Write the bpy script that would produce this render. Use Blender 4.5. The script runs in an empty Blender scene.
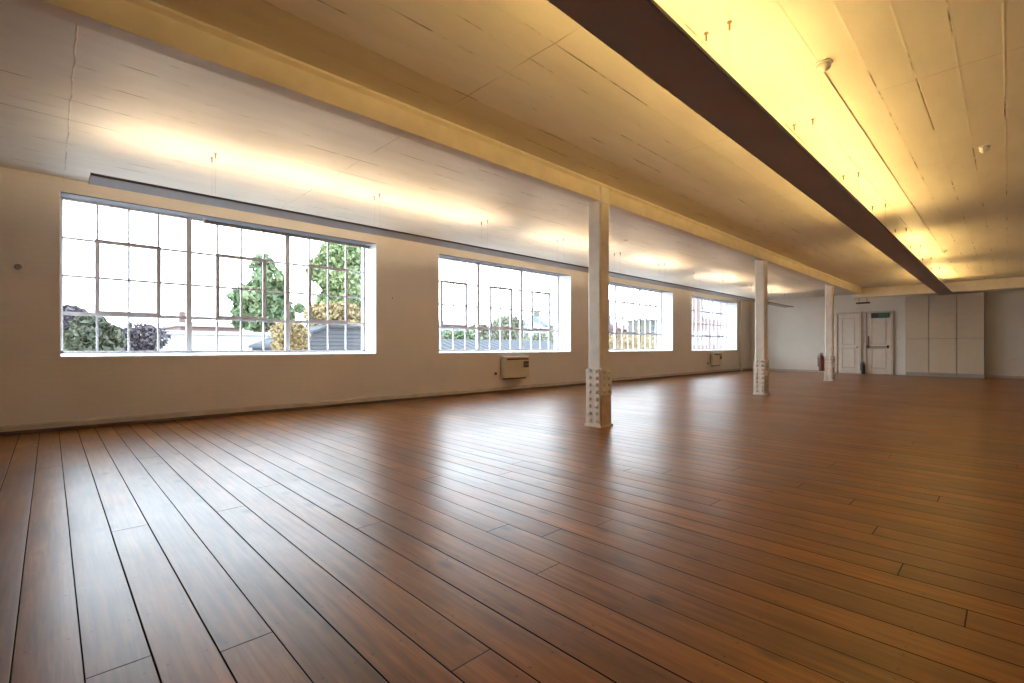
import bpy, bmesh, math, random
from mathutils import Vector, Matrix, noise

# ------------------------------------------------------------------ camera, world, exposure
sc = bpy.context.scene
C = sc.collection
W_PX, H_PX = 1024, 683
VX, VY, HY = 1008.5, 50.0, 347.4          # vanishing points of the long and cross walls, horizon row
F = math.sqrt((512 - VY) * (VX - 512))
A = math.atan2(VX - 512, F)               # heading of the long axis right of the lens axis
EYE = 1.05
cam_d = bpy.data.cameras.new('camera')
cam = bpy.data.objects.new('camera', cam_d)
C.objects.link(cam)
cam.location = (0, 0, EYE)
cam.rotation_euler = (math.radians(90), 0, A - math.pi / 2)
cam_d.sensor_width = 36
cam_d.lens = F / W_PX * 36
cam_d.shift_y = (HY - H_PX / 2) / W_PX
cam_d.clip_start = 0.05
cam_d.clip_end = 500
sc.camera = cam
FW = Vector((math.cos(A), math.sin(A), 0))
RT = Vector((math.sin(A), -math.cos(A), 0))


def at_y(px, py, y):
    """real point seen at a pixel of the survey photo, on the plane Y = y"""
    d = FW + RT * ((px - 512) / F) + Vector((0, 0, (HY - py) / F))
    return Vector((0, 0, EYE)) + d * (y / d.y)


def at_x(px, py, x):
    d = FW + RT * ((px - 512) / F) + Vector((0, 0, (HY - py) / F))
    return Vector((0, 0, EYE)) + d * (x / d.x)


sc.view_settings.view_transform = 'Standard'
sc.view_settings.look = 'None'
sc.view_settings.exposure = 0.0
sc.view_settings.gamma = 1.0
sc.view_settings.use_curve_mapping = False
sc.cycles.use_denoising = True
sc.cycles.max_bounces = 10
sc.cycles.diffuse_bounces = 6
sc.cycles.glossy_bounces = 4
sc.cycles.transmission_bounces = 6
sc.cycles.transparent_max_bounces = 12
sc.cycles.sample_clamp_indirect = 12
sc.cycles.caustics_reflective = False
sc.cycles.caustics_refractive = False

SKY = 12.0
LAMP = 165.0
wd = bpy.data.worlds.new('overcast_sky')
sc.world = wd
wd.use_nodes = True
nt = wd.node_tree
bg = nt.nodes['Background']
tc = nt.nodes.new('ShaderNodeTexCoord')
sp = nt.nodes.new('ShaderNodeSeparateXYZ')
rp = nt.nodes.new('ShaderNodeValToRGB')
rp.color_ramp.elements[0].position = 0.0
rp.color_ramp.elements[0].color = (0.86, 0.93, 1.0, 1)
rp.color_ramp.elements[1].position = 0.9
rp.color_ramp.elements[1].color = (0.66, 0.80, 1.0, 1)
nt.links.new(tc.outputs['Generated'], sp.inputs[0])
nt.links.new(sp.outputs['Z'], rp.inputs[0])
nt.links.new(rp.outputs[0], bg.inputs['Color'])
bg.inputs['Strength'].default_value = SKY

# ------------------------------------------------------------------ survey of the room (metres)
WY = 8.317                 # inner face of the window wall
GY = 8.79                  # plane of the glass
CZ = 3.20                  # ceiling
FX = 23.4                  # far wall
X0, YR = -3.5, -2.6        # near wall and right wall, behind the lens
SILL, HEAD, SPLAY = 0.908, 3.02, 0.065   # the head slopes up towards the glass
WINS = [(0.085, 4.455), (5.88, 10.27), (11.64, 16.01), (17.45, 21.82)]

for a, b in WINS:          # sky portals only guide the sampling of the daylight
    ld = bpy.data.lights.new('sky_portal', 'AREA')
    ld.shape = 'RECTANGLE'
    ld.size = b - a
    ld.size_y = HEAD - SILL
    lo = bpy.data.objects.new('sky_portal', ld)
    C.objects.link(lo)
    lo.location = ((a + b) / 2, GY + 0.12, (SILL + HEAD) / 2)
    lo.rotation_euler = (math.radians(-90), 0, 0)
    ld.cycles.is_portal = True


# ------------------------------------------------------------------ materials
class N:
    def __init__(self, name):
        self.m = bpy.data.materials.new(name)
        self.m.use_nodes = True
        self.t = self.m.node_tree
        self.b = self.t.nodes['Principled BSDF']

    def n(self, typ, **kw):
        nd = self.t.nodes.new('ShaderNode' + typ)
        for k, v in kw.items():
            if k.startswith('_'):
                nd.inputs[int(k[1:])].default_value = v
            else:
                setattr(nd, k, v)
        return nd

    def l(self, a, b):
        self.t.links.new(a, b)

    def val(self, x, nd, i):
        if hasattr(x, 'is_linked') or hasattr(x, 'links'):
            self.l(x, nd.inputs[i])
        else:
            nd.inputs[i].default_value = x

    def math(self, op, a, b=0.0, c=None, clamp=False):
        nd = self.n('Math', operation=op)
        nd.use_clamp = clamp
        self.val(a, nd, 0)
        self.val(b, nd, 1)
        if c is not None:
            self.val(c, nd, 2)
        return nd.outputs[0]

    def mix(self, fac, a, b, mode='MIX'):
        nd = self.n('Mix', data_type='RGBA', blend_type=mode)
        self.val(fac, nd, 0)
        self.val(a, nd, 6)
        self.val(b, nd, 7)
        return nd.outputs[2]

    def xyz(self):
        tc = self.n('TexCoord')
        s = self.n('SeparateXYZ')
        self.l(tc.outputs['Object'], s.inputs[0])
        return s.outputs[0], s.outputs[1], s.outputs[2], tc.outputs['Object']

    def comb(self, a, b, c):
        nd = self.n('CombineXYZ')
        self.val(a, nd, 0)
        self.val(b, nd, 1)
        self.val(c, nd, 2)
        return nd.outputs[0]

    def noise(self, vec, scale, detail=4, rough=0.5):
        nd = self.n('TexNoise')
        self.l(vec, nd.inputs['Vector'])
        nd.inputs['Scale'].default_value = scale
        nd.inputs['Detail'].default_value = detail
        nd.inputs['Roughness'].default_value = rough
        return nd.outputs['Fac']

    def ramp(self, fac, stops):
        nd = self.n('ValToRGB')
        self.l(fac, nd.inputs[0])
        e = nd.color_ramp.elements
        while len(e) < len(stops):
            e.new(0.5)
        for el, (p, c) in zip(e, stops):
            el.position = p
            el.color = (c, c, c, 1) if isinstance(c, (int, float)) else (*c, 1)
        return nd.outputs[0]

    def bump(self, h, strength, dist):
        nd = self.n('Bump')
        nd.inputs['Strength'].default_value = strength
        nd.inputs['Distance'].default_value = dist
        self.l(h, nd.inputs['Height'])
        self.l(nd.outputs[0], self.b.inputs['Normal'])

    def set(self, col=None, rough=None, metal=None, spec=None):
        if col is not None:
            if isinstance(col, tuple):
                self.b.inputs['Base Color'].default_value = (*col, 1)
            else:
                self.l(col, self.b.inputs['Base Color'])
        if rough is not None:
            self.val(rough, self.b, self.b.inputs.find('Roughness'))
        if metal is not None:
            self.b.inputs['Metallic'].default_value = metal
        if spec is not None:
            self.b.inputs['Specular IOR Level'].default_value = spec
        return self.m


def c4(r, g, b):
    return (r, g, b, 1)


def paint(name, col, rough=0.6, var=0.06, scale=6.0, bump=0.0, metal=0.0):
    n = N(name)
    x, y, z, o = n.xyz()
    f = n.noise(o, scale, 5)
    dk = tuple(v * (1 - var * 2) for v in col)
    lt = tuple(min(1, v * (1 + var)) for v in col)
    n.set(n.ramp(f, [(0.3, dk), (0.7, lt)]), rough, metal)
    if bump:
        n.bump(n.noise(o, scale * 8, 3), bump, 0.004)
    return n.m


def mat_floor():
    n = N('varnished_boards')
    x, y, z, o = n.xyz()
    P = 0.1708
    wob = n.math('MULTIPLY', n.math('SUBTRACT', n.noise(n.comb(0.0, n.math('MULTIPLY', y, 0.5), n.math('MULTIPLY', x, 3.0)), 1.0, 2), 0.5), 0.006)
    u = n.math('DIVIDE', n.math('ADD', n.math('ADD', x, 0.0914 + P * 100), wob), P)
    idx = n.math('FLOOR', u)
    fr = n.math('FRACT', u)
    wn = n.n('TexWhiteNoise', noise_dimensions='1D')
    n.l(idx, wn.inputs['W'])
    r1 = wn.outputs['Value']
    # butt joints along each board
    LEN = 5.2
    v = n.math('DIVIDE', n.math('ADD', n.math('ADD', y, 60.0), n.math('MULTIPLY', r1, LEN)), LEN)
    jr = n.math('FRACT', v)
    ji = n.math('FLOOR', v)
    wn2 = n.n('TexWhiteNoise', noise_dimensions='2D')
    n.l(n.comb(idx, ji, 0.0), wn2.inputs['Vector'])
    r2 = wn2.outputs['Value']
    # gap width differs board to board
    gw = n.math('ADD', 0.014, n.math('MULTIPLY', r1, 0.016))
    edge = n.math('MINIMUM', fr, n.math('SUBTRACT', 1.0, fr))
    gap = n.math('MULTIPLY', n.math('SUBTRACT', 1.0, n.math('DIVIDE', edge, gw)), 2.0, clamp=True)
    jedge = n.math('MULTIPLY', n.math('MINIMUM', jr, n.math('SUBTRACT', 1.0, jr)), LEN)
    jgap = n.math('MULTIPLY', n.math('SUBTRACT', 1.0, n.math('DIVIDE', jedge, 0.004), clamp=True), 0.8)
    g = n.math('MAXIMUM', gap, jgap)
    # grain along Y
    gv = n.comb(n.math('ADD', n.math('MULTIPLY', x, 22.0), n.math('MULTIPLY', r2, 40.0)),
                n.math('ADD', n.math('MULTIPLY', y, 1.1), n.math('MULTIPLY', r1, 30.0)), 0.0)
    grain = n.noise(gv, 1.6, 7, 0.65)
    blot = n.noise(n.comb(n.math('MULTIPLY', x, 2.0), n.math('MULTIPLY', y, 0.8), n.math('MULTIPLY', r2, 3.0)), 1.8, 5, 0.6)
    base = n.ramp(grain, [(0.2, (0.10, 0.036, 0.006)), (0.5, (0.21, 0.080, 0.014)), (0.8, (0.34, 0.135, 0.026))])
    tone = n.ramp(r2, [(0.0, (0.74, 0.70, 0.68)), (0.45, (1.0, 0.95, 0.90)), (1.0, (1.2, 1.17, 1.15))])
    col = n.mix(1.0, base, tone, 'MULTIPLY')
    col = n.mix(1.0, col, n.ramp(blot, [(0.2, 0.52), (0.8, 1.38)]), 'MULTIPLY')
    # knots
    vo = n.n('TexVoronoi', feature='F1')
    n.l(n.comb(n.math('MULTIPLY', x, 5.2), n.math('MULTIPLY', y, 2.6), n.math('MULTIPLY', r2, 9.0)), vo.inputs['Vector'])
    vo.inputs['Scale'].default_value = 1.0
    knot = n.math('SUBTRACT', 1.0, n.math('DIVIDE', vo.outputs['Distance'], 0.21), clamp=True)
    col = n.mix(n.math('MULTIPLY', knot, 0.85, clamp=True), col, c4(0.030, 0.012, 0.006))
    # nail holes in rows over the joists
    ny = n.math('MULTIPLY', n.math('ABSOLUTE', n.math('SUBTRACT', n.math('FRACT', n.math('DIVIDE', n.math('ADD', y, 30.2), 0.42)), 0.5)), 0.42)
    nx = n.math('MULTIPLY', n.math('ABSOLUTE', n.math('SUBTRACT', edge, 0.18)), P)
    nd = n.math('SQRT', n.math('ADD', n.math('MULTIPLY', nx, nx), n.math('MULTIPLY', ny, ny)))
    nail = n.math('SUBTRACT', 1.0, n.math('DIVIDE', nd, 0.0075), clamp=True)
    col = n.mix(n.math('MULTIPLY', nail, 0.9, clamp=True), col, c4(0.02, 0.01, 0.006))
    col = n.mix(n.math('MULTIPLY', g, 1.6, clamp=True), col, c4(0.012, 0.006, 0.004))
    wear = n.noise(n.comb(n.math('MULTIPLY', x, 1.6), n.math('MULTIPLY', y, 0.8), 3.0), 1.5, 3, 0.5)
    rough = n.math('ADD', n.math('MULTIPLY', n.ramp(wear, [(0.2, 0.0), (0.8, 1.0)]), 0.09), 0.285)
    rough = n.math('ADD', rough, n.math('MULTIPLY', g, 0.4))
    n.set(col, rough)
    n.l(n.math('MULTIPLY', n.math('SUBTRACT', 1.0, g), 0.40), n.b.inputs['Specular IOR Level'])
    cup = n.math('MULTIPLY', n.math('MULTIPLY', fr, n.math('SUBTRACT', 1.0, fr)), 1.2)
    tilt = n.math('MULTIPLY', fr, n.math('SUBTRACT', r2, 0.5))
    h = n.math('ADD', n.math('MULTIPLY', n.math('SUBTRACT', 1.0, g), 1.6), n.math('ADD', cup, n.math('MULTIPLY', tilt, 2.0)))
    h = n.math('ADD', h, n.math('MULTIPLY', grain, 0.12))
    h = n.math('ADD', h, n.math('MULTIPLY', wear, 0.3))
    n.bump(h, 0.5, 0.0035)
    return n.m


def mat_ceiling():
    n = N('painted_ceiling_boards')
    x, y, z, o = n.xyz()
    P = 0.2455
    u = n.math('DIVIDE', n.math('ADD', y, -0.02 + P * 100), P)
    fr = n.math('FRACT', n.math('ADD', u, 0.5))
    idx = n.math('FLOOR', n.math('ADD', u, 0.5))
    e = n.math('MULTIPLY', n.math('ABSOLUTE', n.math('SUBTRACT', fr, 0.5)), P)
    # open seams only in stretches
    st = n.noise(n.comb(n.math('MULTIPLY', x, 0.9), n.math('MULTIPLY', idx, 7.3), 0.0), 1.0, 4, 0.75)
    op = n.ramp(st, [(0.52, 0.0), (0.60, 1.0)])
    seam = n.math('SUBTRACT', 1.0, n.math('DIVIDE', e, 0.009), clamp=True)
    ridge = n.math('SUBTRACT', 1.0, n.math('DIVIDE', e, 0.012), clamp=True)
    dark = n.math('MULTIPLY', seam, op)
    # cross joints of the panels
    uc = n.math('FRACT', n.math('DIVIDE', n.math('ADD', n.math('ADD', x, -0.13 + 1.22 + 48.8), n.math('MULTIPLY', n.math('SUBTRACT', n.noise(n.comb(x, n.math('MULTIPLY', y, 3.0), 0.0), 1.0, 3), 0.5), 0.03)), 2.44))
    ec = n.math('MULTIPLY', n.math('ABSOLUTE', n.math('SUBTRACT', uc, 0.5)), 2.44)
    cs = n.math('SUBTRACT', 1.0, n.math('DIVIDE', ec, 0.008), clamp=True)
    st2 = n.ramp(n.noise(n.comb(n.math('MULTIPLY', x, 2.0), n.math('MULTIPLY', y, 1.4), 5.0), 1.0, 3, 0.7), [(0.45, 0.0), (0.6, 0.7)])
    dark = n.math('MAXIMUM', dark, n.math('MULTIPLY', cs, st2))
    tone = n.noise(n.comb(n.math('MULTIPLY', x, 0.5), n.math('MULTIPLY', y, 1.6), 1.0), 2.0, 6, 0.6)
    col = n.ramp(tone, [(0.3, (0.68, 0.63, 0.55)), (0.7, (0.78, 0.73, 0.64))])
    col = n.mix(n.math('MULTIPLY', dark, 0.95), col, c4(0.12, 0.08, 0.05))
    n.set(col, 0.5)
    h = n.math('ADD', n.math('MULTIPLY', dark, -1.6), n.math('MULTIPLY', ridge, 0.55))
    h = n.math('ADD', h, n.math('MULTIPLY', cs, 0.9))
    h = n.math('ADD', h, n.math('MULTIPLY', n.noise(o, 28.0, 4, 0.6), 0.18))
    h = n.math('ADD', h, n.math('MULTIPLY', tone, 1.2))
    n.bump(h, 0.6, 0.006)
    return n.m


def mat_brickwork(name, col):
    """painted brick wall: courses show only as shallow relief"""
    n = N(name)
    x, y, z, o = n.xyz()
    br = n.n('TexBrick')
    n.l(n.comb(n.math('ADD', x, y), z, 0.0), br.inputs['Vector'])
    br.inputs['Scale'].default_value = 1.0
    br.inputs['Mortar Size'].default_value = 0.006
    br.inputs['Mortar Smooth'].default_value = 0.6
    br.inputs['Brick Width'].default_value = 0.225
    br.inputs['Row Height'].default_value = 0.075
    t = n.noise(o, 1.3, 6, 0.6)
    dk = tuple(v * 0.93 for v in col)
    c = n.ramp(t, [(0.3, dk), (0.7, col)])
    c = n.mix(n.math('MULTIPLY', br.outputs['Fac'], 0.10), c, c4(*(v * 0.6 for v in col)))
    n.set(c, 0.62)
    h = n.math('SUBTRACT', n.math('MULTIPLY', n.noise(o, 40.0, 4), 0.35), n.math('MULTIPLY', br.outputs['Fac'], 0.8))
    n.bump(h, 0.2, 0.003)
    return n.m


def mat_bricks(name, c1, c2, mort, s=1.0):
    n = N(name)
    x, y, z, o = n.xyz()
    br = n.n('TexBrick')
    n.l(n.comb(n.math('ADD', x, y), z, 0.0), br.inputs['Vector'])
    br.inputs['Color1'].default_value = c4(*c1)
    br.inputs['Color2'].default_value = c4(*c2)
    br.inputs['Mortar'].default_value = c4(*mort)
    br.inputs['Scale'].default_value = s
    br.inputs['Brick Width'].default_value = 0.45
    br.inputs['Row Height'].default_value = 0.15
    br.inputs['Mortar Size'].default_value = 0.02
    n.set(br.outputs['Color'], 0.85)
    return n.m


def mat_emit(name, col, s):
    n = N(name)
    n.set((0.9, 0.85, 0.7), 0.4)
    n.b.inputs['Emission Color'].default_value = c4(*col)
    n.b.inputs['Emission Strength'].default_value = s
    return n.m


def mat_glass():
    m = bpy.data.materials.new('window_glass')
    m.use_nodes = True
    t = m.node_tree
    t.nodes.clear()
    out = t.nodes.new('ShaderNodeOutputMaterial')
    mx = t.nodes.new('ShaderNodeMixShader')
    tr = t.nodes.new('ShaderNodeBsdfTransparent')
    tr.inputs[0].default_value = (0.96, 0.98, 0.97, 1)
    gl = t.nodes.new('ShaderNodeBsdfGlossy')
    gl.inputs['Roughness'].default_value = 0.02
    fr = t.nodes.new('ShaderNodeFresnel')
    fr.inputs[0].default_value = 1.45
    ge = t.nodes.new('ShaderNodeNewGeometry')      # only the outer skin of the pane mirrors
    ou = t.nodes.new('ShaderNodeMath')
    ou.operation = 'SUBTRACT'
    ou.inputs[0].default_value = 1.0
    t.links.new(ge.outputs['Backfacing'], ou.inputs[1])
    mu = t.nodes.new('ShaderNodeMath')
    mu.operation = 'MULTIPLY'
    t.links.new(fr.outputs[0], mu.inputs[0])
    t.links.new(ou.outputs[0], mu.inputs[1])
    t.links.new(mu.outputs[0], mx.inputs[0])
    t.links.new(tr.outputs[0], mx.inputs[1])
    t.links.new(gl.outputs[0], mx.inputs[2])
    t.links.new(mx.outputs[0], out.inputs[0])
    return m


def mat_leaf(name, cols, scale=3.0):
    n = N(name)
    x, y, z, o = n.xyz()
    f = n.noise(o, scale, 5, 0.7)
    k = len(cols)
    n.set(n.ramp(f, [(0.30 + 0.4 * i / max(1, k - 1), c) for i, c in enumerate(cols)]), 0.7)
    n.b.inputs['Subsurface Weight'].default_value = 0.0
    return n.m


def mat_ribbed(name, col, axis, pitch, dark=0.7):
    n = N(name)
    x, y, z, o = n.xyz()
    a = {'x': x, 'y': y, 'z': z}[axis]
    f = n.math('FRACT', n.math('DIVIDE', n.math('ADD', a, 100.0), pitch))
    s = n.math('LESS_THAN', f, 0.16)
    n.set(n.mix(s, c4(*col), c4(*(v * dark for v in col))), 0.6)
    n.b.inputs['Specular IOR Level'].default_value = 0.15
    n.b.inputs['Roughness'].default_value = 0.9
    h = n.math('SINE', n.math('MULTIPLY', f, 6.283))
    n.bump(h, 0.5, pitch * 0.15)
    return n.m


M = {}
M['floor'] = mat_floor()
M['ceiling'] = mat_ceiling()
M['wall'] = mat_brickwork('painted_brick_cream', (0.83, 0.77, 0.69))
M['wall_far'] = mat_brickwork('painted_brick_white', (0.84, 0.80, 0.72))
M['reveal'] = paint('white_reveal_paint', (0.9, 0.9, 0.9), 0.5, 0.02)
M['beam'] = paint('cream_beam_paint', (0.76, 0.68, 0.55), 0.5, 0.05, 5, 0.2)
M['skirt'] = paint('skirting_paint', (0.58, 0.50, 0.41), 0.45, 0.08, 4)
M['skirt_shadow'] = paint('painted_skirting_shadow', (0.10, 0.055, 0.03), 0.5, 0.1, 4)  # dark brown colour stands in for shadow along the skirting foot
M['frame'] = paint('white_steel_frame', (0.74, 0.72, 0.75), 0.45, 0.05, 8)
M['casement'] = paint('grey_mauve_casement_paint', (0.64, 0.58, 0.60), 0.45, 0.05, 8)
M['blind'] = paint('grey_blind_fabric', (0.20, 0.20, 0.23), 0.7, 0.05)
M['column'] = paint('cream_column_paint', (0.84, 0.79, 0.71), 0.42, 0.05, 7, 0.25)
M['column_tan'] = paint('tan_lower_plate', (0.60, 0.49, 0.36), 0.5, 0.12, 9, 0.3)
M['trough'] = paint('brown_grey_metal', (0.36, 0.30, 0.285), 0.48, 0.04, 2)
M['trough_rim'] = paint('dark_rim_metal', (0.10, 0.085, 0.08), 0.5, 0.04)
M['trough_lit'] = paint('window_lit_grey_metal', (0.42, 0.39, 0.38), 0.48, 0.04, 2)  # paler copy of the trough metal, window light put into the colour
M['soffit'] = paint('dark_grey_soffit', (0.12, 0.115, 0.13), 0.6, 0.05)  # darker grey than the side reveals
M['trough_in'] = paint('white_tray_lining', (0.8, 0.78, 0.72), 0.4, 0.02)
M['tube'] = mat_emit('warm_tube_glow', (1.0, 0.655, 0.22), LAMP)
M['tube_l'] = mat_emit('pale_warm_tube_glow', (1.0, 0.76, 0.49), LAMP * 0.84)
M['wire'] = paint('grey_wire', (0.45, 0.40, 0.32), 0.4, 0.02, 4, 0, 0.6)
M['hook'] = paint('dull_brass_hook', (0.30, 0.22, 0.11), 0.4, 0.05, 4, 0, 0.3)
M['glass'] = mat_glass()
M['white'] = paint('white_plastic', (0.74, 0.72, 0.68), 0.35, 0.02)
M['heater'] = paint('cream_enamel', (0.66, 0.57, 0.40), 0.35, 0.02)
M['dark'] = paint('dark_brown_plastic', (0.06, 0.035, 0.025), 0.4, 0.05)
M['black'] = paint('black_rubber', (0.02, 0.02, 0.022), 0.5, 0.05)
M['grille'] = mat_ribbed('dark_slotted_grille', (0.14, 0.11, 0.07), 'x', 0.03, 0.4)
M['door'] = paint('door_paint', (0.76, 0.67, 0.58), 0.45, 0.03)
M['doortrim'] = paint('door_trim_paint', (0.62, 0.52, 0.44), 0.45, 0.03)
M['cabinet'] = paint('cabinet_paint', (0.64, 0.55, 0.43), 0.45, 0.02)
M['plinth'] = paint('cabinet_plinth', (0.40, 0.37, 0.34), 0.4, 0.03)
M['green'] = paint('sign_green', (0.03, 0.14, 0.07), 0.4, 0.05)
M['signdark'] = paint('sign_dark', (0.03, 0.035, 0.03), 0.4, 0.05)
M['steel'] = paint('brushed_steel', (0.30, 0.27, 0.24), 0.35, 0.05, 8, 0, 0.7)
M['red'] = paint('red_enamel', (0.17, 0.05, 0.04), 0.35, 0.05)


# ------------------------------------------------------------------ builders
def tag(o, label=None, cat=None, group=None, kind=None):
    if label:
        o['label'] = label
    if cat:
        o['category'] = cat
    if group:
        o['group'] = group
    if kind:
        o['kind'] = kind
    return o


def empty(name, loc, label=None, cat=None, group=None, kind=None, rz=0.0):
    o = bpy.data.objects.new(name, None)
    o.empty_display_size = 0.1
    C.objects.link(o)
    o.location = loc
    o.rotation_euler = (0, 0, rz)
    return tag(o, label, cat, group, kind)


def copy_tree(o, parent=None):
    c = o.copy()
    C.objects.link(c)
    if parent:
        c.parent = parent
    for ch in list(o.children):
        copy_tree(ch, c)
    return c


class MB:
    def __init__(self):
        self.bm = bmesh.new()

    def box(self, x0, x1, y0, y1, z0, z1):
        vs = [self.bm.verts.new(p) for p in
              [(x0, y0, z0), (x1, y0, z0), (x1, y1, z0), (x0, y1, z0), (x0, y0, z1), (x1, y0, z1), (x1, y1, z1), (x0, y1, z1)]]
        for f in [(3, 2, 1, 0), (4, 5, 6, 7), (0, 1, 5, 4), (1, 2, 6, 5), (2, 3, 7, 6), (3, 0, 4, 7)]:
            self.bm.faces.new([vs[i] for i in f])
        return self

    def prism(self, pts, axis, a, b):
        """extrude a closed 2D profile along an axis from a to b"""
        def mk(p, t):
            if axis == 'x':
                return (t, p[0], p[1])
            if axis == 'y':
                return (p[0], t, p[1])
            return (p[0], p[1], t)
        v0 = [self.bm.verts.new(mk(p, a)) for p in pts]
        v1 = [self.bm.verts.new(mk(p, b)) for p in pts]
        k = len(pts)
        for i in range(k):
            self.bm.faces.new([v0[i], v0[(i + 1) % k], v1[(i + 1) % k], v1[i]])
        self.bm.faces.new(v0[::-1])
        self.bm.faces.new(v1)
        return self

    def tube(self, p0, p1, r0, r1=None, seg=12):
        r1 = r0 if r1 is None else r1
        p0, p1 = Vector(p0), Vector(p1)
        d = (p1 - p0).normalized()
        a = d.orthogonal().normalized()
        b = d.cross(a)
        v0, v1 = [], []
        for i in range(seg):
            t = 2 * math.pi * i / seg
            o = a * math.cos(t) + b * math.sin(t)
            v0.append(self.bm.verts.new(p0 + o * r0))
            v1.append(self.bm.verts.new(p1 + o * r1))
        for i in range(seg):
            self.bm.faces.new([v0[i], v0[(i + 1) % seg], v1[(i + 1) % seg], v1[i]])
        self.bm.faces.new(v0[::-1])
        self.bm.faces.new(v1)
        return self

    def lathe(self, prof, centre, axis='z', seg=20):
        """prof: list of (radius, height)"""
        c = Vector(centre)
        rings = []
        for r, h in prof:
            ring = []
            for i in range(seg):
                t = 2 * math.pi * i / seg
                if axis == 'z':
                    p = Vector((r * math.cos(t), r * math.sin(t), h))
                elif axis == 'y':
                    p = Vector((r * math.cos(t), h, r * math.sin(t)))
                else:
                    p = Vector((h, r * math.cos(t), r * math.sin(t)))
                ring.append(self.bm.verts.new(c + p))
            rings.append(ring)
        for a, b in zip(rings, rings[1:]):
            for i in range(seg):
                self.bm.faces.new([a[i], a[(i + 1) % seg], b[(i + 1) % seg], b[i]])
        self.bm.faces.new(rings[0][::-1])
        self.bm.faces.new(rings[-1])
        return self

    def build(self, name, mat, parent=None, bevel=0.0, smooth=False, **kw):
        bmesh.ops.recalc_face_normals(self.bm, faces=self.bm.faces)
        me = bpy.data.meshes.new(name)
        self.bm.to_mesh(me)
        self.bm.free()
        o = bpy.data.objects.new(name, me)
        C.objects.link(o)
        me.materials.append(mat)
        if parent:
            o.parent = parent
        if smooth:
            for p in me.polygons:
                p.use_smooth = True
        if bevel:
            md = o.modifiers.new('bevel', 'BEVEL')
            md.width = bevel
            md.segments = 2
            md.limit_method = 'ANGLE'
        return tag(o, **kw)


# ------------------------------------------------------------------ the room
MB().box(X0, FX, YR, WY, -0.12, 0).build('floor', M['floor'], kind='structure')
MB().box(X0, FX, YR, WY, CZ, CZ + 0.12).build('ceiling', M['ceiling'], kind='structure')

w = MB()
xs = [X0] + [v for ab in WINS for v in ab] + [FX + 0.3]
OUT = WY + 0.62
w.box(X0, FX + 0.3, WY, OUT, -0.3, SILL)
w.prism([(WY, HEAD), (WY, CZ + 0.4), (OUT, CZ + 0.4), (OUT, HEAD + SPLAY)], 'x', X0, FX + 0.3)
for i in range(0, len(xs), 2):
    w.prism([(WY, SILL), (WY, HEAD), (OUT, HEAD + SPLAY), (OUT, SILL)], 'x', xs[i], xs[i + 1])
w.build('wall_left', M['wall'], kind='structure')
MB().box(FX, FX + 0.3, YR, WY, -0.12, CZ + 0.12).build('wall_far', M['wall_far'], kind='structure')
MB().box(X0 - 0.3, X0, YR, OUT, -0.12, CZ + 0.12).build('wall_near', M['wall'], kind='structure')
MB().box(X0 - 0.3, FX + 0.3, YR - 0.3, YR, -0.12, CZ + 0.12).build('wall_right', M['wall'], kind='structure')

# skirting: pale board with a dark strip standing in for its shadow at the floor
b = MB()
b.prism([(WY, 0), (WY - 0.024, 0), (WY - 0.024, 0.10), (WY - 0.010, 0.118), (WY, 0.118)], 'x', X0, FX)
b.build('baseboard_left', M['skirt'], kind='structure')
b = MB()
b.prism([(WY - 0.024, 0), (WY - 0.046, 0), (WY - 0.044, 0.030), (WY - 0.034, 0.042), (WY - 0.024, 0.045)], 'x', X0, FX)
b.build('shadow_strip_1', M['skirt_shadow'], kind='structure')
MB().box(FX - 0.02, FX, 4.90, WY - 0.05, 0, 0.09).build('baseboard_far', M['skirt'], kind='structure')
MB().box(FX - 0.02, FX, YR, 0.42, 0, 0.09).build('baseboard_right', M['skirt'], kind='structure')

# long beam over the columns, with a small fillet under the ceiling; cross beam near the far end
BY = 3.725
b = MB()
b.prism([(BY, 2.975), (BY + 0.14, 2.975), (BY + 0.14, CZ), (BY - 0.035, CZ), (BY - 0.035, CZ - 0.02), (BY, CZ - 0.045)], 'x', X0, 21.3)
b.build('ceiling_beam', M['beam'], kind='structure', bevel=0.004)
MB().box(21.3, 21.52, YR, 3.95, 2.87, CZ).build('cross_beam', M['beam'], kind='structure', bevel=0.005)

# ------------------------------------------------------------------ windows
NC, NR = 12, 4


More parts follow.
